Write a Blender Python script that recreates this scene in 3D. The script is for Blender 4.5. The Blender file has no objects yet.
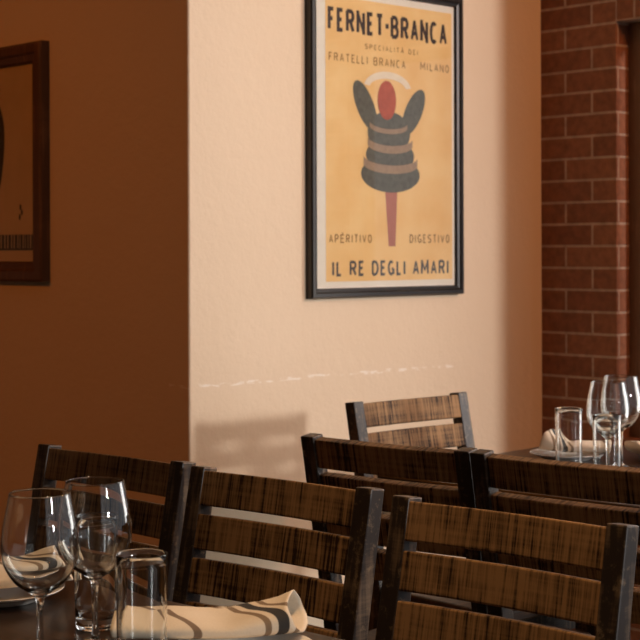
import bpy, bmesh, math, random
from mathutils import Vector, Matrix
random.seed(7)
PI = math.pi
C = bpy.context.scene.collection
scene = bpy.context.scene

# ------------------------------------------------------------------ camera
A_YAW = math.atan2(.723, .690)                 # view direction: (-.723, .690)
cam_data = bpy.data.cameras.new('camera')
cam = bpy.data.objects.new('camera', cam_data)
C.objects.link(cam)
CAM_M = Matrix.Rotation(A_YAW, 4, 'Z') @ Matrix.Rotation(PI / 2, 4, 'X') @ Matrix.Rotation(-.0035, 4, 'Z')
cam.matrix_world = Matrix.Translation((0, 0, 1.24)) @ CAM_M
cam_data.sensor_width = 36
cam_data.lens = 1550 / 640 * 36
cam_data.shift_y = -70 / 640
cam_data.clip_start = .05
cam_data.dof.use_dof = True
cam_data.dof.focus_distance = 2.35
cam_data.dof.aperture_fstop = 14
scene.camera = cam

# ------------------------------------------------------------------ colour management, world, sun, daylight
vs = scene.view_settings
vs.view_transform = 'Standard'
vs.look = 'None'
vs.gamma = 1
vs.use_curve_mapping = False
vs.exposure = 0.0

SKY = .5
SUN = 1.22
DAY_STORE = 42
DAY_RIGHT = 6
LAMP = dict(far=66, near=125, left=62)

w = bpy.data.worlds.new('sky')
scene.world = w
w.use_nodes = True
bg = w.node_tree.nodes['Background']
bg.inputs[0].default_value = (.88, .93, 1, 1)
bg.inputs[1].default_value = SKY

def light(name, kind, loc, color, energy, **kw):
    d = bpy.data.lights.new(name, kind)
    d.color = color
    d.energy = energy
    for k, v in kw.items():
        if k != 'direction':
            setattr(d, k, v)
    o = bpy.data.objects.new(name, d)
    o.location = loc
    if 'direction' in kw:
        o.rotation_euler = Vector(kw['direction']).to_track_quat('-Z', 'Y').to_euler()
    C.objects.link(o)
    return o

light('low_sun', 'SUN', (4, 4, 5), (1, .96, .97), SUN, angle=math.radians(4),
      direction=(-1, -.175, -math.tan(math.radians(9.3))))
DAYC = (1, .95, .90)
light('daylight_storefront', 'AREA', (-1.4, 4.05, 2.0), DAYC, DAY_STORE, shape='RECTANGLE',
      size=.9, size_y=3.0, direction=(0, -1, 0))
light('daylight_side_window', 'AREA', (6.55, 1.6, 2.0), DAYC, DAY_RIGHT, shape='RECTANGLE',
      size=4.4, size_y=3.2, direction=(-1, 0, 0))
WARM = (1, .33, .055)
light('warm_wall_wash', 'POINT', (-.5, 3.74, 2.15), WARM, LAMP['far'], shadow_soft_size=.07)  # unseen warm lamp, set beside the brick plane to wash the cream wall
light('ceiling_downlight', 'SPOT', (-1.18, 1.50, 3.1), (1, .62, .32), LAMP['near'], shadow_soft_size=.06,
      spot_size=math.radians(44), spot_blend=.9, direction=(-.06, -.06, -1))
light('added_spot_on_left_wall', 'SPOT', (-4.0, -.6, 2.7), (1, .25, .012), LAMP['left'], shadow_soft_size=.08,
      spot_size=math.radians(66), spot_blend=1.0, direction=(.15, 3.1, -1.5))  # unseen spot added to warm the left wall but not the chairs

light('glint_lamp_left', 'POINT', (-3.6, .7, 1.85), (1, .36, .08), .45, shadow_soft_size=.06)  # free-hanging unseen lamp, added for warm streaks on the near glasses

# ------------------------------------------------------------------ material helpers
class NT:
    def __init__(self, name):
        self.m = bpy.data.materials.new(name)
        self.m.use_nodes = True
        self.t = self.m.node_tree
        self.b = self.t.nodes['Principled BSDF']
        self.out = self.t.nodes['Material Output']

    def n(self, kind, ins=None, **props):
        nd = self.t.nodes.new(kind)
        for k, v in props.items():
            setattr(nd, k, v)
        for k, v in (ins or {}).items():
            s = nd.inputs[k]
            if isinstance(v, bpy.types.NodeSocket):
                self.t.links.new(v, s)
            else:
                s.default_value = v
        return nd

    def link(self, a, b):
        self.t.links.new(a, b)

    def math(self, op, a, b=0.0, c=None):
        ins = {0: a, 1: b}
        if c is not None:
            ins[2] = c
        return self.n('ShaderNodeMath', ins, operation=op).outputs[0]

    def mix(self, fac, a, b):
        nd = self.n('ShaderNodeMix', data_type='RGBA')
        for i, v in ((0, fac), (6, a), (7, b)):
            if isinstance(v, bpy.types.NodeSocket):
                self.link(v, nd.inputs[i])
            else:
                nd.inputs[i].default_value = v if i == 0 else rgb(v)
        return nd.outputs[2]

    def ramp(self, fac, stops):
        nd = self.n('ShaderNodeValToRGB', {0: fac})
        el = nd.color_ramp.elements
        while len(el) < len(stops):
            el.new(.5)
        for e, (p, c) in zip(el, stops):
            e.position = p
            e.color = rgb(c) if not isinstance(c, (int, float)) else (c, c, c, 1)
        return nd.outputs[0]

    def bump(self, height, strength, dist):
        nd = self.n('ShaderNodeBump', {'Height': height, 'Strength': strength, 'Distance': dist})
        self.link(nd.outputs[0], self.b.inputs['Normal'])

    def base(self, v, rough=.5, **kw):
        if isinstance(v, bpy.types.NodeSocket):
            self.link(v, self.b.inputs['Base Color'])
        else:
            self.b.inputs['Base Color'].default_value = rgb(v)
        if isinstance(rough, bpy.types.NodeSocket):
            self.link(rough, self.b.inputs['Roughness'])
        else:
            self.b.inputs['Roughness'].default_value = rough
        for k, v in kw.items():
            self.b.inputs[k].default_value = v
        return self.m

def rgb(c):
    return tuple(c) if len(c) == 4 else (c[0], c[1], c[2], 1)

def plain(name, col, rough=.5, noise=.12, scale=40, **kw):
    t = NT(name)
    tc = t.n('ShaderNodeTexCoord')
    nz = t.n('ShaderNodeTexNoise', {'Vector': tc.outputs['Object'], 'Scale': scale, 'Detail': 3.0})
    dark = tuple(x * (1 - noise) for x in col)
    lite = tuple(min(1, x * (1 + noise)) for x in col)
    return t.base(t.mix(nz.outputs[0], dark, lite), rough, **kw)

# wall paint -----------------------------------------------------------
def paint_mat():
    t = NT('cream_plaster_paint')
    g = t.n('ShaderNodeNewGeometry')
    pos = g.outputs['Position']
    big = t.n('ShaderNodeTexNoise', {'Vector': pos, 'Scale': 2.2, 'Detail': 4.0}).outputs[0]
    fine = t.n('ShaderNodeTexNoise', {'Vector': pos, 'Scale': 38.0, 'Detail': 5.0, 'Roughness': .6}).outputs[0]
    col = t.mix(big, (.69, .535, .36), (.76, .605, .43))
    sep = t.n('ShaderNodeSeparateXYZ', {0: pos})
    z = sep.outputs[2]
    # chalky scuff line left by chair backs
    wav = t.n('ShaderNodeTexNoise', {'Vector': pos, 'Scale': 5.0, 'Detail': 2.0}).outputs[0]
    zz = t.math('ADD', z, t.math('MULTIPLY', t.math('SUBTRACT', wav, .5), .02))
    d = t.math('ABSOLUTE', t.math('SUBTRACT', zz, .893))
    line = t.n('ShaderNodeMapRange', {0: d, 1: .0035, 2: .006, 3: 1.0, 4: 0.0}).outputs[0]
    mp = t.n('ShaderNodeMapping', {'Vector': pos, 'Scale': (26, 26, 90)}).outputs[0]
    gate = t.n('ShaderNodeTexNoise', {'Vector': mp, 'Scale': 1.4, 'Detail': 5.0}).outputs[0]
    gate = t.n('ShaderNodeMapRange', {0: gate, 1: .50, 2: .60, 3: 0.0, 4: .55}).outputs[0]
    on = t.math('GREATER_THAN', sep.outputs[0], -3.2)
    on2 = t.math('LESS_THAN', sep.outputs[1], 3.5)
    fac = t.math('MULTIPLY', t.math('MULTIPLY', line, gate), t.math('MULTIPLY', on, on2))
    col = t.mix(fac, col, (.93, .88, .82))
    t.base(col, .62)
    t.bump(fine, .32, .006)
    return t.m

# bricks: running bond and a soldier course -----------------------------
def brick_mat(name, soldier=False):
    t = NT(name)
    g = t.n('ShaderNodeNewGeometry')
    sep = t.n('ShaderNodeSeparateXYZ', {0: g.outputs['Position']})
    along = t.math('ADD', sep.outputs[0], sep.outputs[1])
    H, L = .0683, .2035
    if not soldier:
        a = t.math('ADD', along, -(-2.8015 + 3.926) + L * 40 - .012)
        b = t.math('ADD', sep.outputs[2], -1.9325 + H * 60)
        vec = t.n('ShaderNodeCombineXYZ', {0: a, 1: b}).outputs[0]
        bw, rh = L, H
    else:
        a = t.math('ADD', along, -(-2.8015 + 3.926) + H * 60)
        b = t.math('ADD', sep.outputs[2], -1.936 + .2035 * 20)
        vec = t.n('ShaderNodeCombineXYZ', {0: b, 1: a}).outputs[0]
        bw, rh = .2035, H
    br = t.n('ShaderNodeTexBrick', {'Vector': vec, 'Scale': 1.0, 'Mortar Size': .0045, 'Mortar Smooth': .25,
                                    'Bias': 0.0, 'Brick Width': bw, 'Row Height': rh,
                                    'Color1': (.225, .078, .034, 1), 'Color2': (.29, .112, .052, 1),
                                    'Mortar': (.44, .30, .215, 1)})
    br.offset = 0.0 if soldier else .5
    nz = t.n('ShaderNodeTexNoise', {'Vector': g.outputs['Position'], 'Scale': 45.0, 'Detail': 5.0}).outputs[0]
    col = t.n('ShaderNodeMix', data_type='RGBA', blend_type='MULTIPLY')
    col.inputs[0].default_value = .55
    t.link(br.outputs[0], col.inputs[6])
    t.link(t.ramp(nz, [(.25, (.45, .45, .45)), (.75, (1.3, 1.3, 1.3))]), col.inputs[7])
    t.base(col.outputs[2], .82)
    hgt = t.math('SUBTRACT', t.math('MULTIPLY', nz, .3), br.outputs['Fac'])
    t.bump(hgt, .6, .006)
    return t.m

# wood with rough saw marks across the board ---------------------------
def wood_mat(name, dark, light_, marks=1.0, rough=.42, wear=0.0, axis=0, spec=.5):
    t = NT(name)
    tc = t.n('ShaderNodeTexCoord')
    oi = t.n('ShaderNodeObjectInfo')
    off = t.math('MULTIPLY', oi.outputs['Random'], 17.0)
    p = t.n('ShaderNodeVectorMath', {0: tc.outputs['Object'], 1: t.n('ShaderNodeCombineXYZ', {0: off, 1: off, 2: off}).outputs[0]}, operation='ADD').outputs[0]
    grain_s = (4, 60, 130) if axis == 0 else (130, 60, 4)
    saw_s = (150, 20, 4.0) if axis == 0 else (4, 20, 150)
    grain = t.n('ShaderNodeTexNoise', {'Vector': t.n('ShaderNodeMapping', {'Vector': p, 'Scale': grain_s}).outputs[0], 'Scale': 1.0, 'Detail': 4.0}).outputs[0]
    saw = t.n('ShaderNodeTexNoise', {'Vector': t.n('ShaderNodeMapping', {'Vector': p, 'Scale': saw_s}).outputs[0], 'Scale': 1.0, 'Detail': 2.0, 'Distortion': .25}).outputs[0]
    fs = (290, 30, 9.0) if axis == 0 else (9, 30, 290)
    fine = t.n('ShaderNodeTexNoise', {'Vector': t.n('ShaderNodeMapping', {'Vector': p, 'Scale': fs}).outputs[0], 'Scale': 1.0, 'Detail': 2.0, 'Distortion': .3}).outputs[0]
    saw = t.math('ADD', t.math('MULTIPLY', saw, .45), t.math('MULTIPLY', fine, .55))
    blot = t.n('ShaderNodeTexNoise', {'Vector': p, 'Scale': 9.0, 'Detail': 3.0}).outputs[0]
    v = t.math('ADD', t.math('MULTIPLY', saw, .78 * marks), t.math('MULTIPLY', grain, .22 + .46 * (1 - marks)))
    v = t.math('ADD', v, t.math('MULTIPLY', t.math('SUBTRACT', blot, .5), .38))
    mid = tuple((a + b) / 2 for a, b in zip(dark, light_))
    col = t.ramp(v, [(.40, dark), (.47, mid), (.58, light_)])
    if wear:
        wn = t.n('ShaderNodeTexNoise', {'Vector': p, 'Scale': 55.0, 'Detail': 6.0, 'Roughness': .7}).outputs[0]
        f = t.n('ShaderNodeMapRange', {0: wn, 1: .56, 2: .68, 3: 0.0, 4: wear}).outputs[0]
        col = t.mix(f, col, (.26, .185, .105))
    t.base(col, rough, **{'Specular IOR Level': spec})
    t.bump(v, .35, .0015)
    return t.m

def glass_mat():
    t = NT('clear_glass')
    gl = t.n('ShaderNodeBsdfGlass', {'Color': (.985, .99, .985, 1), 'Roughness': 0.0, 'IOR': 1.48})
    t.link(gl.outputs[0], t.out.inputs[0])
    return t.m

def pane_mat():
    t = NT('window_pane_glass')
    lw = t.n('ShaderNodeLayerWeight', {'Blend': .5}).outputs['Facing']
    fr = t.math('ADD', .035, t.math('MULTIPLY', t.math('POWER', lw, 5.0), .9))
    tr = t.n('ShaderNodeBsdfTransparent', {'Color': (.97, .98, .97, 1)})
    gs = t.n('ShaderNodeBsdfGlossy', {'Roughness': .02})
    mx = t.n('ShaderNodeMixShader', {0: fr, 1: tr.outputs[0], 2: gs.outputs[0]})
    t.link(mx.outputs[0], t.out.inputs[0])
    return t.m

def napkin_mat():
    t = NT('striped_linen')
    tc = t.n('ShaderNodeTexCoord')
    sep = t.n('ShaderNodeSeparateXYZ', {0: tc.outputs['Object']})
    s = t.math('ADD', sep.outputs[0], t.math('MULTIPLY', sep.outputs[1], .72))
    def band(c, wd):
        d = t.math('ABSOLUTE', t.math('SUBTRACT', s, c))
        return t.n('ShaderNodeMapRange', {0: d, 1: wd, 2: wd + .0012, 3: 1.0, 4: 0.0}).outputs[0]
    weave = t.n('ShaderNodeTexNoise', {'Vector': tc.outputs['Object'], 'Scale': 420.0, 'Detail': 2.0}).outputs[0]
    col = t.mix(weave, (.58, .50, .38), (.68, .60, .47))
    for c, wd, k in ((.036, .0040, (.20, .14, .085)), (.058, .0074, (.028, .026, .024)), (.080, .0040, (.20, .14, .085)), (-.055, .0044, (.17, .12, .08))):
        col = t.mix(band(c, wd), col, k)
    t.base(col, .85)
    t.bump(weave, .25, .0008)
    return t.m

M = dict(
    paint=paint_mat(),
    brick=brick_mat('running_bond_brick'),
    soldier=brick_mat('soldier_brick', True),
    post=wood_mat('espresso_post_wood', (.020, .012, .007), (.17, .115, .068), marks=.25, rough=.42, wear=.6, axis=2, spec=.5),
    slat=wood_mat('rough_sawn_slat_wood', (.026, .013, .006), (.31, .175, .075), marks=1.0, rough=.55, wear=.12, axis=0, spec=.16),
    seat=wood_mat('seat_wood', (.03, .015, .007), (.12, .055, .022), marks=.3),
    table=wood_mat('dark_table_wood', (.022, .013, .008), (.06, .034, .018), marks=.2, rough=.3),
    floor=wood_mat('floor_wood', (.04, .022, .014), (.085, .048, .03), marks=.2, rough=.45),
    brownpaint=plain('brown_wall_paint', (.22, .12, .06), .7),
    ceiling=plain('ceiling_paint', (.55, .46, .36), .8),
    frame=wood_mat('black_frame_wood', (.012, .009, .007), (.035, .026, .02), marks=.2, rough=.35, axis=2),
    brownframe=wood_mat('brown_frame_wood', (.10, .045, .018), (.24, .11, .045), marks=.2, rough=.38, axis=2),
    jamb=wood_mat('brown_window_wood', (.20, .105, .05), (.34, .19, .10), marks=.1, rough=.5, axis=2),
    border=plain('poster_border_paper', (.80, .73, .64), .7, .04),
    oldprint=plain('aged_print_paper', (.66, .47, .28), .75, .12, 14),
    oldink=plain('aged_print_ink', (.05, .035, .02), .8),
    ink=plain('poster_black_ink', (.035, .022, .022), .7),
    inkbrown=plain('poster_brown_ink', (.30, .155, .05), .7),
    inkgrey=plain('poster_grey_ink', (.085, .075, .075), .7),
    red=plain('poster_red_ink', (.42, .075, .035), .7, .3, 60),
    rose=plain('poster_rose_ink', (.42, .15, .11), .7, .2, 60),
    grey=plain('poster_slate_ink', (.105, .10, .082), .7, .5, 70),
    taupe=plain('poster_taupe_ink', (.33, .22, .145), .7, .25, 70),
    pale=plain('poster_pale_ink', (.78, .66, .52), .7, .1, 60),
    blue=plain('poster_lilac_ink', (.36, .36, .52), .7, .2, 60),
    ceramic=plain('white_ceramic', (.78, .74, .68), .14, .02),
    glass=glass_mat(), pane=pane_mat(), napkin=napkin_mat(),
    metal=plain('dark_metal', (.05, .05, .05), .35, Metallic=1.0),
)
def yellow_mat():
    t = NT('poster_amber_paper')
    tc = t.n('ShaderNodeTexCoord')
    n = t.n('ShaderNodeTexNoise', {'Vector': tc.outputs['Object'], 'Scale': 7.0, 'Detail': 4.0}).outputs[0]
    return t.base(t.ramp(n, [(.3, (.80, .47, .17)), (.7, (.87, .59, .27))]), .6)
M['yellow'] = yellow_mat()

# ------------------------------------------------------------------ mesh helpers
def link(name, me, mat, parent=None, smooth=False):
    o = bpy.data.objects.new(name, me)
    C.objects.link(o)
    for m_ in (mat if isinstance(mat, (list, tuple)) else [mat]):
        me.materials.append(m_)
    if smooth:
        for p in me.polygons:
            p.use_smooth = True
    if parent:
        o.parent = parent
    return o

def obj(name, bm, mat, parent=None, smooth=False, bevel=0.0, seg=2):
    bmesh.ops.recalc_face_normals(bm, faces=bm.faces[:])
    me = bpy.data.meshes.new(name)
    bm.to_mesh(me)
    bm.free()
    o = link(name, me, mat, parent, smooth)
    if bevel:
        b = o.modifiers.new('bevel', 'BEVEL')
        b.width = bevel
        b.segments = seg
        b.limit_method = 'ANGLE'
    return o

def box(bm, lo, hi, mi=0):
    v = [bm.verts.new((x, y, z)) for x in (lo[0], hi[0]) for y in (lo[1], hi[1]) for z in (lo[2], hi[2])]
    for f in ((0, 1, 3, 2), (4, 6, 7, 5), (0, 4, 5, 1), (2, 3, 7, 6), (0, 2, 6, 4), (1, 5, 7, 3)):
        fc = bm.faces.new([v[i] for i in f])
        fc.material_index = mi

def boxes(*bs):
    bm = bmesh.new()
    for b in bs:
        box(bm, *b)
    return bm

def prism(bm, pts, axis, lo, hi):
    """closed 2D outline swept along an axis"""
    def mk(p, t):
        if axis == 'x': return (t, p[0], p[1])
        if axis == 'y': return (p[0], t, p[1])
        return (p[0], p[1], t)
    a = [bm.verts.new(mk(p, lo)) for p in pts]
    b = [bm.verts.new(mk(p, hi)) for p in pts]
    n = len(pts)
    bm.faces.new(a)
    bm.faces.new(b[::-1])
    for i in range(n):
        bm.faces.new((a[i], a[(i + 1) % n], b[(i + 1) % n], b[i]))

def lathe(profile, seg=64):
    """profile: (r, z) list; a closed loop when it starts and ends on the axis"""
    bm = bmesh.new()
    rings = []
    for r, z in profile:
        if r < 1e-6:
            rings.append([bm.verts.new((0, 0, z))])
        else:
            rings.append([bm.verts.new((r * math.cos(2 * PI * i / seg), r * math.sin(2 * PI * i / seg), z)) for i in range(seg)])
    for a, b in zip(rings, rings[1:]):
        for i in range(seg):
            j = (i + 1) % seg
            if len(a) == 1 and len(b) == 1:
                continue
            if len(a) == 1:
                bm.faces.new((a[0], b[i], b[j]))
            elif len(b) == 1:
                bm.faces.new((a[i], b[0], a[j]))
            else:
                bm.faces.new((a[i], b[i], b[j], a[j]))
    return bm

def spline(pts, n=8):
    out = []
    for i in range(len(pts) - 1):
        p0 = pts[max(i - 1, 0)]; p1 = pts[i]; p2 = pts[i + 1]; p3 = pts[min(i + 2, len(pts) - 1)]
        for k in range(n):
            t = k / n
            out.append(tuple(.5 * ((2 * b) + (c - a) * t + (2 * a - 5 * b + 4 * c - d) * t * t + (-a + 3 * b - 3 * c + d) * t ** 3)
                             for a, b, c, d in zip(p0, p1, p2, p3)))
    out.append(pts[-1])
    return out

def thing(name, label, cat, loc, rotz=0, group=None):
    o = bpy.data.objects.new(name, None)
    o.empty_display_size = .1
    C.objects.link(o)
    o.location = loc
    o.rotation_euler = (0, 0, rotz)
    o['label'] = label
    o['category'] = cat
    if group:
        o['group'] = group
    return o

def tag(o, label, cat, group=None):
    o['label'] = label
    o['category'] = cat
    if group:
        o['group'] = group
    return o

def dup(root, loc, rotz, label, group=None):
    r = root.copy()
    C.objects.link(r)
    r.location = loc
    r.rotation_euler = (0, 0, rotz)
    r['label'] = label
    if group:
        r['group'] = group
    for ch in list(root.children):
        c = ch.copy()
        C.objects.link(c)
        c.parent = r
        for g in list(ch.children):
            d = g.copy()
            C.objects.link(d)
            d.parent = c
    return r

def struct(name, bm, mat, bevel=0.0, parent=None):
    o = obj(name, bm, mat, parent, bevel=bevel)
    if parent is None:
        o['kind'] = 'structure'
    return o

# ------------------------------------------------------------------ the room
X0, XC, XR = -6.6, -3.09, 6.6           # far left, cream wall face, right wall
YL, YB, Y0 = 2.487, 3.926, -3.2         # left wall face, brick wall face, wall behind the camera
ZC = 3.8
struct('floor', boxes(((X0 - .2, Y0 - .2, -.1), (XR + .2, YB + .4, 0))), M['floor'])
struct('ceiling', boxes(((X0 - .2, Y0 - .2, ZC), (XR + .2, YB + .4, ZC + .1))), M['ceiling'])
struct('wall_side', boxes(((XC - .2, YL + .2, 0), (XC, YB + .4, ZC))), M['paint'])
bm = bmesh.new()
cr = .006
prism(bm, [(X0, YL)] + [(XC - cr + cr * math.sin(a * PI / 12), YL + cr - cr * math.cos(a * PI / 12)) for a in range(7)]
      + [(XC, YL + .2), (X0, YL + .2)], 'z', 0, ZC)
struct('wall_left', bm, M['paint'])
struct('wall_far_left', boxes(((X0 - .2, Y0, 0), (X0, YL + .2, ZC))), M['brownpaint'])
struct('wall_rear', boxes(((X0 - .2, Y0 - .2, 0), (XR + .2, Y0, ZC))), M['brownpaint'])
# brick wall with a window opening, then an unglazed front further right
WX0, WX1, PX = -2.8015, -2.19, -1.92
TH = .12
bm = bmesh.new()
box(bm, (XC, YB, 0), (WX0, YB + TH, 1.936))
box(bm, (XC, YB, 1.936), (WX0, YB + TH, ZC))
box(bm, (WX1, YB, 0), (PX, YB + TH, ZC))
box(bm, (WX0, YB, 0), (WX1, YB + TH, .66))
box(bm, (WX0, YB, 1.936), (WX1, YB + TH, 2.14), 1)
box(bm, (WX0, YB, 2.14), (WX1, YB + TH, ZC))
struct('wall_brick', bm, [M['brick'], M['soldier']])
# casement frame in the opening; sash and pane left out to let the sun in
bm = bmesh.new()
J = .10
fy0, fy1 = YB + .066, YB + .106
box(bm, (WX0, fy0, .66), (WX0 + J, fy1, 1.936))
box(bm, (WX1 - .03, fy0, .66), (WX1, fy1, 1.936))
box(bm, (WX0 + J, fy0, .66), (WX1 - .03, fy1, .74))
box(bm, (WX0 + J, fy0, 1.90), (WX1 - .03, fy1, 1.936))
win = struct('window_1', bm, M['jamb'], bevel=.003)
win['label'] = 'brown wooden window frame set in the brick opening'
# front frame out of view to the right, panes left out for more sun
bm = bmesh.new()
box(bm, (PX, YB + .03, 0), (XR, YB + .09, .25))
box(bm, (PX, YB + .03, 3.72), (XR, YB + .09, ZC))
box(bm, (XR - .05, YB + .03, .25), (XR, YB + .09, 3.72))
win2 = struct('window_2', bm, M['metal'])
bm = bmesh.new()
box(bm, (XR, -1.0, 0), (XR + .06, YB + .03, .25))
box(bm, (XR, -1.0, 3.72), (XR + .06, YB + .03, ZC))
win3 = struct('window_3', bm, M['metal'])
obj('window_pane', boxes(((XR + .025, -1.0, .25), (XR + .03, YB + .03, 3.72))), M['pane'], win3)
struct('wall_right', boxes(((XR, Y0, 0), (XR + .2, -1.0, ZC))), M['brownpaint'])

# ------------------------------------------------------------------ framed poster on the cream wall
def frame_bm(w_, h_, fw, dep, lip=.008):
    """moulded frame in local X (width) / Z (height); wall side at y=0, face at y=-dep"""
    bm = bmesh.new()
    prof = [(0, 0), (0, dep * .82), (fw * .12, dep), (fw * .5, dep), (fw * .62, dep * .8), (fw * .9, dep * .72), (fw, dep * .5), (fw, 0)]
    rings = []
    for sx, sz in ((-1, -1), (1, -1), (1, 1), (-1, 1)):
        rings.append([bm.verts.new((sx * (w_ / 2 - i), -d, h_ / 2 + sz * (h_ / 2 - i))) for i, d in prof])
    n = len(prof)
    for k in range(4):
        a, b = rings[k], rings[(k + 1) % 4]
        for i in range(n):
            j = (i + 1) % n
            bm.faces.new((a[i], a[j], b[j], b[i]))
    return bm

def poly(bm, pts, y, th=.0004):
    prism(bm, pts, 'y', y - th, y)

def arc_pts(cx_, cz_, rx_, rz_, a0, a1, n=10):
    return [(cx_ + rx_ * math.cos(R_(a0 + (a1 - a0) * k / n)), cz_ + rz_ * math.sin(R_(a0 + (a1 - a0) * k / n))) for k in range(n + 1)]
R_ = math.radians
GL = {                                    # strokes of each letter in a 0..1 box
    'A': [[(0, 0), (.5, 1)], [(1, 0), (.5, 1)], [(.2, .32), (.8, .32)]],
    'B': [[(0, 0), (0, 1)], [(0, 1), (.55, 1)] + arc_pts(.55, .76, .35, .24, 90, -90) + [(0, .52)], [(.55, .52)] + arc_pts(.6, .26, .4, .26, 90, -90) + [(0, 0)]],
    'C': [arc_pts(.5, .5, .5, .5, 50, 310, 18)],
    'D': [[(0, 0), (0, 1), (.45, 1)] + arc_pts(.45, .5, .55, .5, 90, -90, 14) + [(0, 0)]],
    'E': [[(1, 1), (0, 1), (0, 0), (1, 0)], [(0, .52), (.8, .52)]],
    'F': [[(1, 1), (0, 1), (0, 0)], [(0, .52), (.8, .52)]],
    'G': [arc_pts(.5, .5, .5, .5, 50, 350, 20), [(1, .42), (.6, .42)], [(.98, .42), (.98, 0)]],
    'I': [[(.5, 0), (.5, 1)]],
    'L': [[(0, 1), (0, 0), (1, 0)]],
    'M': [[(0, 0), (.04, 1), (.5, .25), (.96, 1), (1, 0)]],
    'N': [[(0, 0), (0, 1), (1, 0), (1, 1)]],
    'O': [arc_pts(.5, .5, .5, .5, 0, 360, 24)],
    'P': [[(0, 0), (0, 1), (.55, 1)] + arc_pts(.55, .74, .42, .26, 90, -90) + [(0, .48)]],
    'R': [[(0, 0), (0, 1), (.55, 1)] + arc_pts(.55, .75, .42, .25, 90, -90) + [(0, .5)], [(.5, .5), (1, 0)]],
    'S': [arc_pts(.5, .75, .46, .25, 30, 270, 12) + arc_pts(.5, .25, .48, .25, 90, -150, 12)],
    'T': [[(0, 1), (1, 1)], [(.5, 1), (.5, 0)]],
    'V': [[(0, 1), (.5, 0), (1, 1)]],
}
GL['À'] = GL['A'] + [[(.3, 1.28), (.55, 1.12)]]
GL['É'] = GL['E'] + [[(.45, 1.12), (.7, 1.28)]]
GL['·'] = [[(.3, .5), (.7, .5)]]
WID = {'I': .34, '·': .42, ' ': .55, 'M': 1.25, 'E': .82, 'F': .8, 'L': .78, 'T': .95}
ystep = [0]
def face(bm, pts, y):
    """flat printed ink, each patch a hair in front of the last"""
    ystep[0] += 1
    y -= (ystep[0] % 40) * 1.5e-5
    bm.faces.new([bm.verts.new((p[0], y, p[1])) for p in pts])
def letters(name, text, box_, mat, parent, y, weight=.18, gap=.34, label=None):
    """lettering fitted to a rectangle (x0, z0, x1, z1) of the print; weight = stroke / letter height"""
    x0, z0, x1, z1 = box_
    tot = sum(WID.get(c, 1) for c in text) + gap * (len(text) - 1)
    un = (x1 - x0) / tot
    if ' ' in text:                       # one part per word
        xw = x0
        for wtext in text.split(' '):
            lw = sum(WID.get(c, 1) for c in wtext) + gap * (len(wtext) - 1)
            letters(name, wtext, (xw, z0, xw + lw * un, z1), mat, parent, y, weight, gap, label)
            xw += (lw + 2 * gap + WID[' ']) * un
        return
    hh = z1 - z0
    th = weight * hh
    bm = bmesh.new()
    x = x0
    for c in text:
        wd = WID.get(c, 1) * un
        for st in GL.get(c, []):
            ht = min(th, wd * .42 if c not in 'I·' else th)
            pts = [(x + ht / 2 + p[0] * (wd - ht), z0 + th / 2 + p[1] * (hh - th)) for p in st]
            if c == '·':
                pts = [(x + wd / 2 - th * .55, z0 + hh * .5), (x + wd / 2 + th * .55, z0 + hh * .5)]
            for k, (a, b) in enumerate(zip(pts, pts[1:])):
                dx, dz = b[0] - a[0], b[1] - a[1]
                ln = math.hypot(dx, dz)
                if ln < 1e-7:
                    continue
                ux, uz = dx / ln, dz / ln
                t_ = (ht * abs(uz) + th * abs(ux)) / (abs(ux) + abs(uz)) / 2
                e0 = t_ * .95 if len(pts) > 2 and k > 0 else 0
                e1 = t_ * .95 if len(pts) > 2 and k < len(pts) - 2 else 0
                if c in 'NMAV' and abs(ux) > .05 and abs(uz) > .3:
                    t_ *= .8
                    e0 = e1 = 0
                if len(pts) > 6:
                    e0, e1 = e0 * .2, e1 * .2
                nx, nz = -uz * t_, ux * t_
                a2 = (a[0] - ux * e0, a[1] - uz * e0); b2 = (b[0] + ux * e1, b[1] + uz * e1)
                if c == '·':
                    nz *= 1.2
                face(bm, [(a2[0] + nx, a2[1] + nz), (a2[0] - nx, a2[1] - nz), (b2[0] - nx, b2[1] - nz), (b2[0] + nx, b2[1] + nz)], y)
        x += wd + gap * un
    o = obj(name, bm, mat, parent)
    if label:
        o['label'] = label
    return o

PW, PH = .628, .885
PN0, PZ0 = 2.896, 1.107
# local X runs to +y in the world (rotated by +90 degrees), local -Y faces the room (+x)
poster = thing('framed_poster', 'tall black-framed amber poster with bold lettering hanging on the cream wall', 'poster',
               (XC, PN0 + PW / 2, PZ0), PI / 2)
poster.rotation_euler = (0, 0.0, PI / 2)
def lx(n):                              # world y -> poster local x
    return n - (PN0 + PW / 2)
def lz(z):
    return z - PZ0
obj('frame', frame_bm(PW, PH, .027, .026), M['frame'], poster)
bm = bmesh.new()
poly(bm, [(-PW / 2 + .02, .02), (PW / 2 - .02, .02), (PW / 2 - .02, PH - .02), (-PW / 2 + .02, PH - .02)], -.006, .003)
obj('print_border', bm, M['border'], poster)
YP = -.0092
bm = bmesh.new()
poly(bm, [(lx(2.963), lz(1.152)), (lx(3.487), lz(1.152)), (lx(3.487), lz(1.945)), (lx(2.963), lz(1.945))], YP, .0004)
obj('print', bm, M['yellow'], poster)
YT = YP - .0005
letters('lettering', 'FERNET·BRANCA', (lx(2.972), lz(1.847), lx(3.466), lz(1.914)), M['ink'], poster, YT, .175, .20, label='bold black headline lettering')
letters('lettering', 'SPECIALITÀ DEI', (lx(3.117), lz(1.808), lx(3.338), lz(1.823)), M['inkbrown'], poster, YT, .17, .5, label='small brown lettering under the headline')
letters('lettering', 'FRATELLI BRANCA', (lx(2.975), lz(1.764), lx(3.285), lz(1.788)), M['inkbrown'], poster, YT, .15, .42, label='brown lettering at left of second row')
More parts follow.
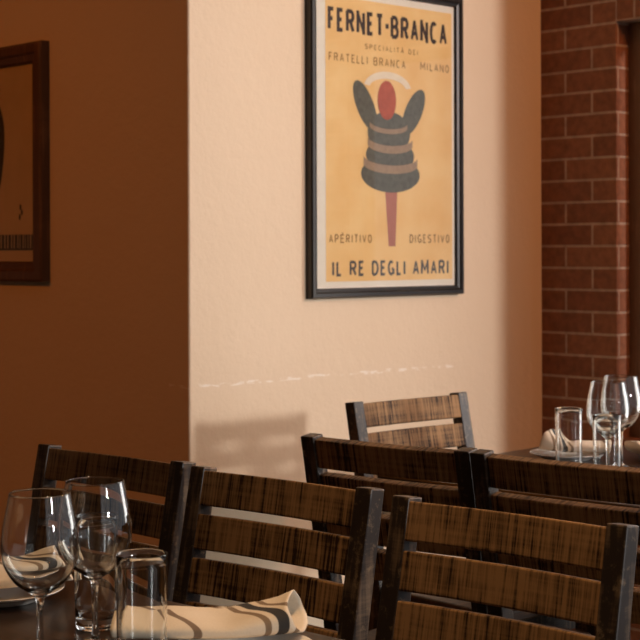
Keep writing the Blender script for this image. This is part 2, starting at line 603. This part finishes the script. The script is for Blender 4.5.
letters('lettering', 'MILANO', (lx(3.348), lz(1.766), lx(3.474), lz(1.790)), M['inkbrown'], poster, YT, .15, .42, label='brown lettering at right of second row')
letters('lettering', 'APÉRITIVO', (lx(2.974), lz(1.259), lx(3.143), lz(1.284)), M['inkbrown'], poster, YT, .17, .36, label='brown lettering at lower left')
letters('lettering', 'DIGESTIVO', (lx(3.299), lz(1.259), lx(3.474), lz(1.285)), M['inkbrown'], poster, YT, .17, .36, label='brown lettering at lower right')
letters('lettering', 'IL RE DEGLI AMARI', (lx(2.985), lz(1.166), lx(3.470), lz(1.210)), M['inkgrey'], poster, YT, .18, .26, label='bold dark lettering along the bottom')

# a plain generic stand-in for the artwork, in the poster's colours
fig = lambda pts: [(lx(a), lz(b)) for a, b in pts]
def blob(cx_, cz_, rx, rz, wob=0.0, k=7, n=40):
    return [(cx_ + rx * math.cos(2 * PI * i / n) * (1 + wob * math.sin(k * 2 * PI * i / n)),
             cz_ + rz * math.sin(2 * PI * i / n) * (1 + wob * math.sin(k * 2 * PI * i / n))) for i in range(n)]
def inked(name, mat, *shapes):
    bm = bmesh.new()
    for k, q in enumerate(shapes):
        bm.faces.new([bm.verts.new((a, YT - .0001 - .00015 * ystep_layer[0] - .00003 * k, b)) for a, b in fig(q)])
    ystep_layer[0] += 1
    return obj(name, bm, mat, poster)
ystep_layer = [0]
# plain abstract composition: stacked slate ovals on a rose stem, a red oval on top, two slate side ovals
def tilted(cx_, cz_, rx_, rz_, deg, n=36):
    c_, s_ = math.cos(R_(deg)), math.sin(R_(deg))
    return [(cx_ + a * c_ - b * s_, cz_ + a * s_ + b * c_) for a, b in
            ((rx_ * math.cos(2 * PI * k / n), rz_ * math.sin(2 * PI * k / n)) for k in range(n))]
inked('painted_stem', M['rose'], [(3.196, 1.43), (3.250, 1.43), (3.240, 1.25), (3.212, 1.25)])
inked('painted_side_oval', M['grey'], tilted(3.118, 1.648, .034, .078, 30))
inked('painted_side_oval', M['grey'], tilted(3.318, 1.640, .034, .078, -32))
inked('painted_stacked_ovals', M['grey'], blob(3.222, 1.456, .122, .052), blob(3.220, 1.510, .100, .048), blob(3.215, 1.575, .088, .062))
def tier(c, r_, rz_, wd):
    o_ = [(c[0] + r_ * math.cos(a), c[1] + rz_ * math.sin(a)) for a in [PI * (1.03 + .94 * k / 24) for k in range(25)]]
    i_ = [(a, b - wd) for a, b in o_]
    return o_ + i_[::-1]
def inked_strip(name, mat, q):
    bm = bmesh.new()
    n = len(q) // 2
    y = YT - .0001 - .00015 * ystep_layer[0]
    up = [bm.verts.new((lx(a), y, lz(b))) for a, b in q[:n]]
    dn = [bm.verts.new((lx(a), y, lz(b))) for a, b in q[n:][::-1]]
    for k in range(n - 1):
        bm.faces.new((up[k], dn[k], dn[k + 1], up[k + 1]))
    ystep_layer[0] += 1
    return obj(name, bm, mat, poster)
inked_strip('painted_ruffle', M['taupe'], tier((3.222, 1.508), .112, .026, .024))
inked_strip('painted_ruffle', M['taupe'], tier((3.220, 1.562), .093, .024, .022))
inked_strip('painted_ruffle', M['taupe'], tier((3.213, 1.606), .078, .020, .014))
inked('painted_red_oval', M['red'], blob(3.206, 1.668, .038, .056))
inked('painted_pale_arch', M['pale'], arc_pts(3.21, 1.70, .098, .050, 10, 170, 20) + arc_pts(3.21, 1.70, .076, .030, 170, 10, 20))
obj('glazing', boxes(((-PW / 2 + .03, -.0135, .03), (PW / 2 - .03, -.0125, PH - .03))), M['pane'], poster)

# ------------------------------------------------------------------ picture on the left wall
LW, LH = .52, .685
left = thing('framed_picture', 'brown-framed aged print cut by the left photo edge on the shaded wall', 'picture',
             (-3.718 - LW / 2, YL, 1.152), 0)
obj('frame', frame_bm(LW, LH, .058, .032), M['brownframe'], left)
bm = bmesh.new()
poly(bm, [(-LW / 2 + .04, .04), (LW / 2 - .04, .04), (LW / 2 - .04, LH - .04), (-LW / 2 + .04, LH - .04)], -.006, .004)
obj('print', bm, M['oldprint'], left)
bm = bmesh.new()
rx = LW / 2
for k, (a, b) in enumerate(((.072, .080), (.086, .094), (.098, .108), (.112, .119), (.124, .136), (.140, .147), (.152, .166), (.172, .180), (.186, .200), (.206, .216), (.222, .236), (.242, .252), (.258, .272), (.280, .290), (.298, .312))):
    poly(bm, [(rx - b, .093), (rx - a, .093), (rx - a, .136), (rx - b, .136)], -.0104)
poly(bm, [(rx - .33, .090), (rx - .066, .090), (rx - .066, .096), (rx - .33, .096)], -.0103)
obj('print_caption_band', bm, M['oldink'], left)
bm = bmesh.new()
poly(bm, [(rx - .305 + p[0], p[1]) for p in blob(0, .40, .085, .17, .03, 5)], -.0104)
poly(bm, [(rx - .305 + p[0], p[1]) for p in blob(.01, .555, .05, .055, .03, 5)], -.0104)
for p in ((rx - .135, .215), (rx - .128, .200), (rx - .139, .187)):
    poly(bm, blob(p[0], p[1], .005, .009, 0, 1, 14), -.0104)
obj('print_drawing', bm, M['oldink'], left)
obj('glazing', boxes(((-LW / 2 + .05, -.0165, .05), (LW / 2 - .05, -.0155, LH - .05))), M['pane'], left)

# ------------------------------------------------------------------ ladder-back chairs
CW = .392                                # width over the posts
PWD, PDP = .032, .036                    # post width and depth
ZT, ZS = .88, .455
LEAN = math.tan(math.radians(11.5))
def back_y(z):                           # front face of the posts
    return -.175 - max(0, z - ZS) * LEAN
YTOP = back_y(ZT) - PDP / 2

def make_chair(label):
    t = thing('ladder_back_chair', label, 'chair', (0, 0, 0), 0, 'ladder-back dining chairs')
    for s in (-1, 1):
        bm = bmesh.new()
        x0, x1 = sorted((s * CW / 2, s * (CW / 2 - PWD)))
        f = [(-.205, 0), (-.175, ZS - .12), (-.175, ZS), (back_y(ZS + .15), ZS + .15), (back_y(ZT), ZT)]
        b = [(y - PDP - (.006 if .2 < z < .6 else 0), z) for y, z in f]
        b[0] = (-.205 - PDP * .85, 0)
        b[-1] = (back_y(ZT) - PDP * .9, ZT - .004)
        prism(bm, f + b[::-1], 'x', x0, x1)
        obj('back_post', bm, M['post'], t, bevel=.0025)
    # curved slats, flush with the posts at the front of their ends
    n = 16
    top = .0055
    for k in range(4):
        bm = bmesh.new()
        s1 = top + k * .0715
        s2 = s1 + .0575
        rows = []
        xe = CW / 2 - PWD + .004
        th = .025
        for i in range(n + 1):
            x = -xe + 2 * xe * i / n
            bow = -.0095 * (1 - (x / xe) ** 2) - .0015
            ring = []
            ca, sa = math.cos(math.radians(11.5)), math.sin(math.radians(11.5))
            for s_, o_ in ((s1, 0), (s2, 0), (s2, -th), (s1, -th)):
                z = ZT - s_ * ca
                ring.append(bm.verts.new((x, back_y(z) + bow + o_ * ca, z + o_ * -sa * -1 * 1.0 if False else z - o_ * sa * -1)))
            rows.append(ring)
        for a, b in zip(rows, rows[1:]):
            for i in range(4):
                bm.faces.new((a[i], a[(i + 1) % 4], b[(i + 1) % 4], b[i]))
        bm.faces.new(rows[0])
        bm.faces.new(rows[-1][::-1])
        obj('slat', bm, M['slat'], t, bevel=.003, seg=3)
    bm = bmesh.new()
    prism(bm, [(-.194, -.174), (.194, -.174), (.197, .165), (.175, .19), (-.175, .19), (-.197, .165)], 'z', ZS - .028, ZS)
    obj('seat', bm, M['seat'], t, bevel=.006)
    for s in (-1, 1):
        bm = bmesh.new()
        box(bm, (s * .175 - .017, .13, 0), (s * .175 + .017, .165, ZS - .029))
        obj('front_leg', bm, M['post'], t, bevel=.003)
    bm = boxes(((-.157, .138, ZS - .085), (.157, .158, ZS - .030)), ((-.162, -.206, ZS - .085), (.162, -.186, ZS - .030)))
    for s in (-1, 1):
        box(bm, (s * .176 - .010, -.174, ZS - .085), (s * .176 + .010, .129, ZS - .030))
    obj('apron', bm, M['post'], t, bevel=.002)
    bm = boxes(((-.157, .142, .20), (.157, .156, .228)))
    obj('stretcher', bm, M['post'], t, bevel=.002)
    for s in (-1, 1):
        obj('stretcher', boxes(((s * .178 - .008, -.19, .13), (s * .178 + .008, .130, .158))), M['post'], t, bevel=.002)
    return t

def chair_loc(bx, by, rz):               # floor point from the place of the top of the back
    v = Matrix.Rotation(rz, 3, 'Z') @ Vector((0, YTOP, 0))
    return (bx - v.x, by - v.y, 0)

R = math.radians
rn = R(180 + 4.97)
spots = [
    (-2.266, 1.652, rn, 'dark wooden ladder-back chair against the brown wall, leftmost, behind the wine glasses'),
    (-1.834, 1.669, rn, 'dark wooden ladder-back chair directly behind the striped napkin, middle of the front row'),
    (-1.380, 1.681, rn, 'dark ladder-back chair with rough brown slats, frontmost at bottom right'),
    (-2.030, 2.105, R(7.5), 'dark chair seen from behind with curved rails, in front of the sunlit chair'),
    (-1.633, 2.147, R(6.5), 'dark chair seen from behind, its top rail just below the far glasses'),
    (-2.610, 2.785, R(-92), 'sunlit brown ladder-back chair closest to the cream wall below the poster'),
]
first = None
for x, y, rz, lab in spots:
    if first is None:
        first = make_chair(lab)
        first.location = chair_loc(x, y, rz)
        first.rotation_euler = (0, 0, rz)
    else:
        dup(first, chair_loc(x, y, rz), rz, lab)

# ------------------------------------------------------------------ tables
TZ = .75
def make_table(label, cx_, cy_, rot, L, W):
    t = thing('dining_table', label, 'table', (cx_, cy_, 0), rot, 'dark wood dining tables')
    obj('tabletop', boxes(((-L / 2, -W / 2, TZ - .035), (L / 2, W / 2, TZ))), M['table'], t, bevel=.005)
    for s in (-1, 1):
        bm = bmesh.new()
        box(bm, (s * (L / 2 - .33) - .045, -.045, .03), (s * (L / 2 - .33) + .045, .045, TZ - .06))
        obj('pedestal', bm, M['post'], t, bevel=.004)
        bm = bmesh.new()
        box(bm, (s * (L / 2 - .33) - .04, -W / 2 + .12, 0), (s * (L / 2 - .33) + .04, W / 2 - .12, .03))
        obj('foot', bm, M['post'], t, bevel=.004)
        bm = boxes(((s * (L / 2 - .33) - .04, -W / 2 + .12, TZ - .06), (s * (L / 2 - .33) + .04, W / 2 - .12, TZ - .035)))
        obj('top_bracket', bm, M['post'], t, bevel=.004)
    return t
def corner_table(label, px, py, rot, L, W, sx, sy):
    c, s = math.cos(rot), math.sin(rot)
    ox, oy = sx * L / 2, sy * W / 2
    return make_table(label, px + c * ox - s * oy, py + s * ox + c * oy, rot, L, W)
corner_table('near dark wood table with plates and glasses at the lower left', -2.62, 1.285, R(4), 1.95, .76, 1, -1)
corner_table('far dark wood table under glasses, mostly hidden behind the chair backs', -2.37, 2.43, R(4), 1.40, .78, 1, 1)

# ------------------------------------------------------------------ glasses
WH = .205
def wine_glass_bm():
    outer = spline([(.0345, 0), (.0335, .0022), (.018, .0042), (.0065, .009), (.0042, .020), (.0038, .045), (.0042, .070), (.0065, .083), (.016, .0905),
                    (.030, .101), (.0418, .120), (.0455, .139), (.0438, .163), (.0392, .187), (.0358, WH)], 7)
    inner = spline([(.0348, WH), (.0382, .187), (.0428, .163), (.0444, .139), (.0406, .1205), (.0288, .1030), (.015, .0942), (.0, .0925)], 7)
    rim = [(.0355, WH + .0006), (.0350, WH + .0005)]
    return lathe([(0, 0)] + outer + rim + inner[:-1] + [(0, .0925)], 72)
def tumbler_bm():
    r, h = .0295, .145
    out = [(0, 0.0008), (.024, 0), (.0265, .001), (.0278, .004)] + [(.0280 + .0015 * k / 10, .004 + (h - .005) * k / 10) for k in range(1, 11)]
    rim = [(.0294, h - .0004), (.0291, h), (.0287, h + .0001), (.0284, h - .0003)]
    inn = [(.0278 - .0014 * k / 10, h - .001 - (h - .018) * k / 10) for k in range(0, 11)] + [(.024, .0145), (.015, .0135), (0, .0133)]
    return lathe(out + rim + inn, 72)
def one_piece(name, bm, mat, label, cat, loc, group):
    o = obj(name, bm, mat, None, smooth=True)
    o.location = loc
    return tag(o, label, cat, group)
def again(o, loc, label, rot=None):
    c = o.copy()
    C.objects.link(c)
    c.location = loc
    if rot is not None:
        c.rotation_euler = (0, 0, rot)
    c['label'] = label
    return c
ZG = TZ + .0006
g1 = one_piece('wine_glass', wine_glass_bm(), M['glass'], 'empty wine glass nearest the left edge on the near table', 'wine glass', (-1.545, 1.018, ZG), 'clear wine glasses')
again(g1, (-1.578, 1.120, ZG), 'empty wine glass just right of the leftmost one, before the left chair')
again(g1, (-1.976, 2.736, ZG), 'left of two far wine glasses standing before the brick wall')
again(g1, (-2.045, 2.880, ZG), 'right of two far wine glasses before the lit brick window edge')
t1 = one_piece('tumbler', tumbler_bm(), M['glass'], 'straight water tumbler beside the striped napkin, in front on the near table', 'drinking glass', (-1.417, 1.070, ZG), 'clear water tumblers')
again(t1, (-1.659, 1.180, ZG), 'water tumbler seen through and behind the second wine glass on the near table')
again(t1, (-2.058, 2.707, ZG), 'water tumbler on the far table standing alone left of its wine glasses')
again(t1, (-1.918, 2.652, ZG), 'water tumbler on the far table hidden under the far wine glass bowls')

# ------------------------------------------------------------------ plates and napkins
def plate_bm():
    up = spline([(.0, .0062), (.045, .0062), (.056, .0080), (.064, .0120), (.080, .0158), (.0848, .0172)], 5)
    dn = spline([(.0852, .0160), (.080, .0130), (.065, .0085), (.055, .0030), (.050, .0), (.046, .0), (.044, .0025), (0, .0025)], 5)
    return lathe(up + [(.0856, .0170)] + dn, 72)
p1 = one_piece('plate', plate_bm(), M['ceramic'], 'small white plate under the striped napkin at bottom centre', 'plate', (-1.405, 1.212, ZG), 'white side plates')
again(p1, (-1.884, 1.180, ZG), 'small white plate behind the leftmost wine glass')
again(p1, (-2.215, 2.905, ZG), 'small white plate on the far table under the napkin behind the tumbler')
again(p1, (-2.050, 3.080, ZG), 'small white plate at the right photo edge on the far table')

def napkin_mesh(seed, puff=1.0, L=.225, W=.115):
    rnd = random.Random(seed)
    ph = [rnd.uniform(0, 6) for _ in range(4)]
    bm = bmesh.new()
    NX, NL = 40, 44
    rows = []
    for i in range(NX + 1):
        u = i / NX
        x = (u - .5) * L
        T = (.023 + .0012 * math.sin(5 * u + ph[0])) * (1 + puff * .9 * max(0, (u - .62) / .38) ** 1.6)
        Wd = W * (1 - .12 * max(0, (u - .70) / .30) ** 1.4) * (.97 + .03 * math.sin(7 * u + ph[1]))
        lift = .003 * puff * max(0, (u - .6) / .4) ** 2
        row = []
        for j in range(NL):
            a = 2 * PI * j / NL
            ca, sa = math.cos(a), math.sin(a)
            y = Wd / 2 * math.copysign(abs(ca) ** .7, ca)
            zz = T / 2 * (1 + math.copysign(abs(sa) ** .75, sa))
            if sa > 0:
                zz += .0014 * math.sin(16 * u + 20 * y + ph[2]) * sa + .004 * sa * math.exp(-((y + .012 - .05 * u) / .010) ** 2)
            xs = x + (-.011 * sa if u > .5 else 0) * max(0, (u - .5) / .5) ** 2 + y * .10 * u
            row.append(bm.verts.new((xs, y + .012 * math.sin(3 * u + ph[3]) * .5, zz + lift)))
        rows.append(row)
    for a, b in zip(rows, rows[1:]):
        for j in range(NL):
            k = (j + 1) % NL
            bm.faces.new((a[j], a[k], b[k], b[j]))
    bm.faces.new(rows[0])
    return bm
def napkin(bm, label, loc, rot):
    o = obj('napkin', bm, M['napkin'], None, smooth=True)
    o.location = loc
    o.rotation_euler = (0, 0, rot)
    so = o.modifiers.new('cloth', 'SOLIDIFY')
    so.thickness = .0016
    so.offset = -1
    return tag(o, label, 'napkin', 'folded striped napkins')
AX = math.atan2(.723, .69)               # picture-right in the room
ZN = ZG + .0182
n1 = napkin(napkin_mesh(3, .75, .225, .125), 'folded cream napkin with dark stripes at bottom centre', (-1.489, 1.225, ZN), AX + R(1))
napkin(napkin_mesh(5, .7), 'folded cream napkin seen through the leftmost wine glass', (-1.905, 1.165, ZN), AX + R(20))
napkin(napkin_mesh(8, 1.2, .15, .10), 'folded cream napkin behind the lone tumbler on the far table', (-2.195, 2.925, ZN), AX + R(160))
napkin(napkin_mesh(9, .8, .20, .11), 'folded cream napkin at the right photo edge on the far table', (-2.045, 3.085, ZN), AX + R(10))
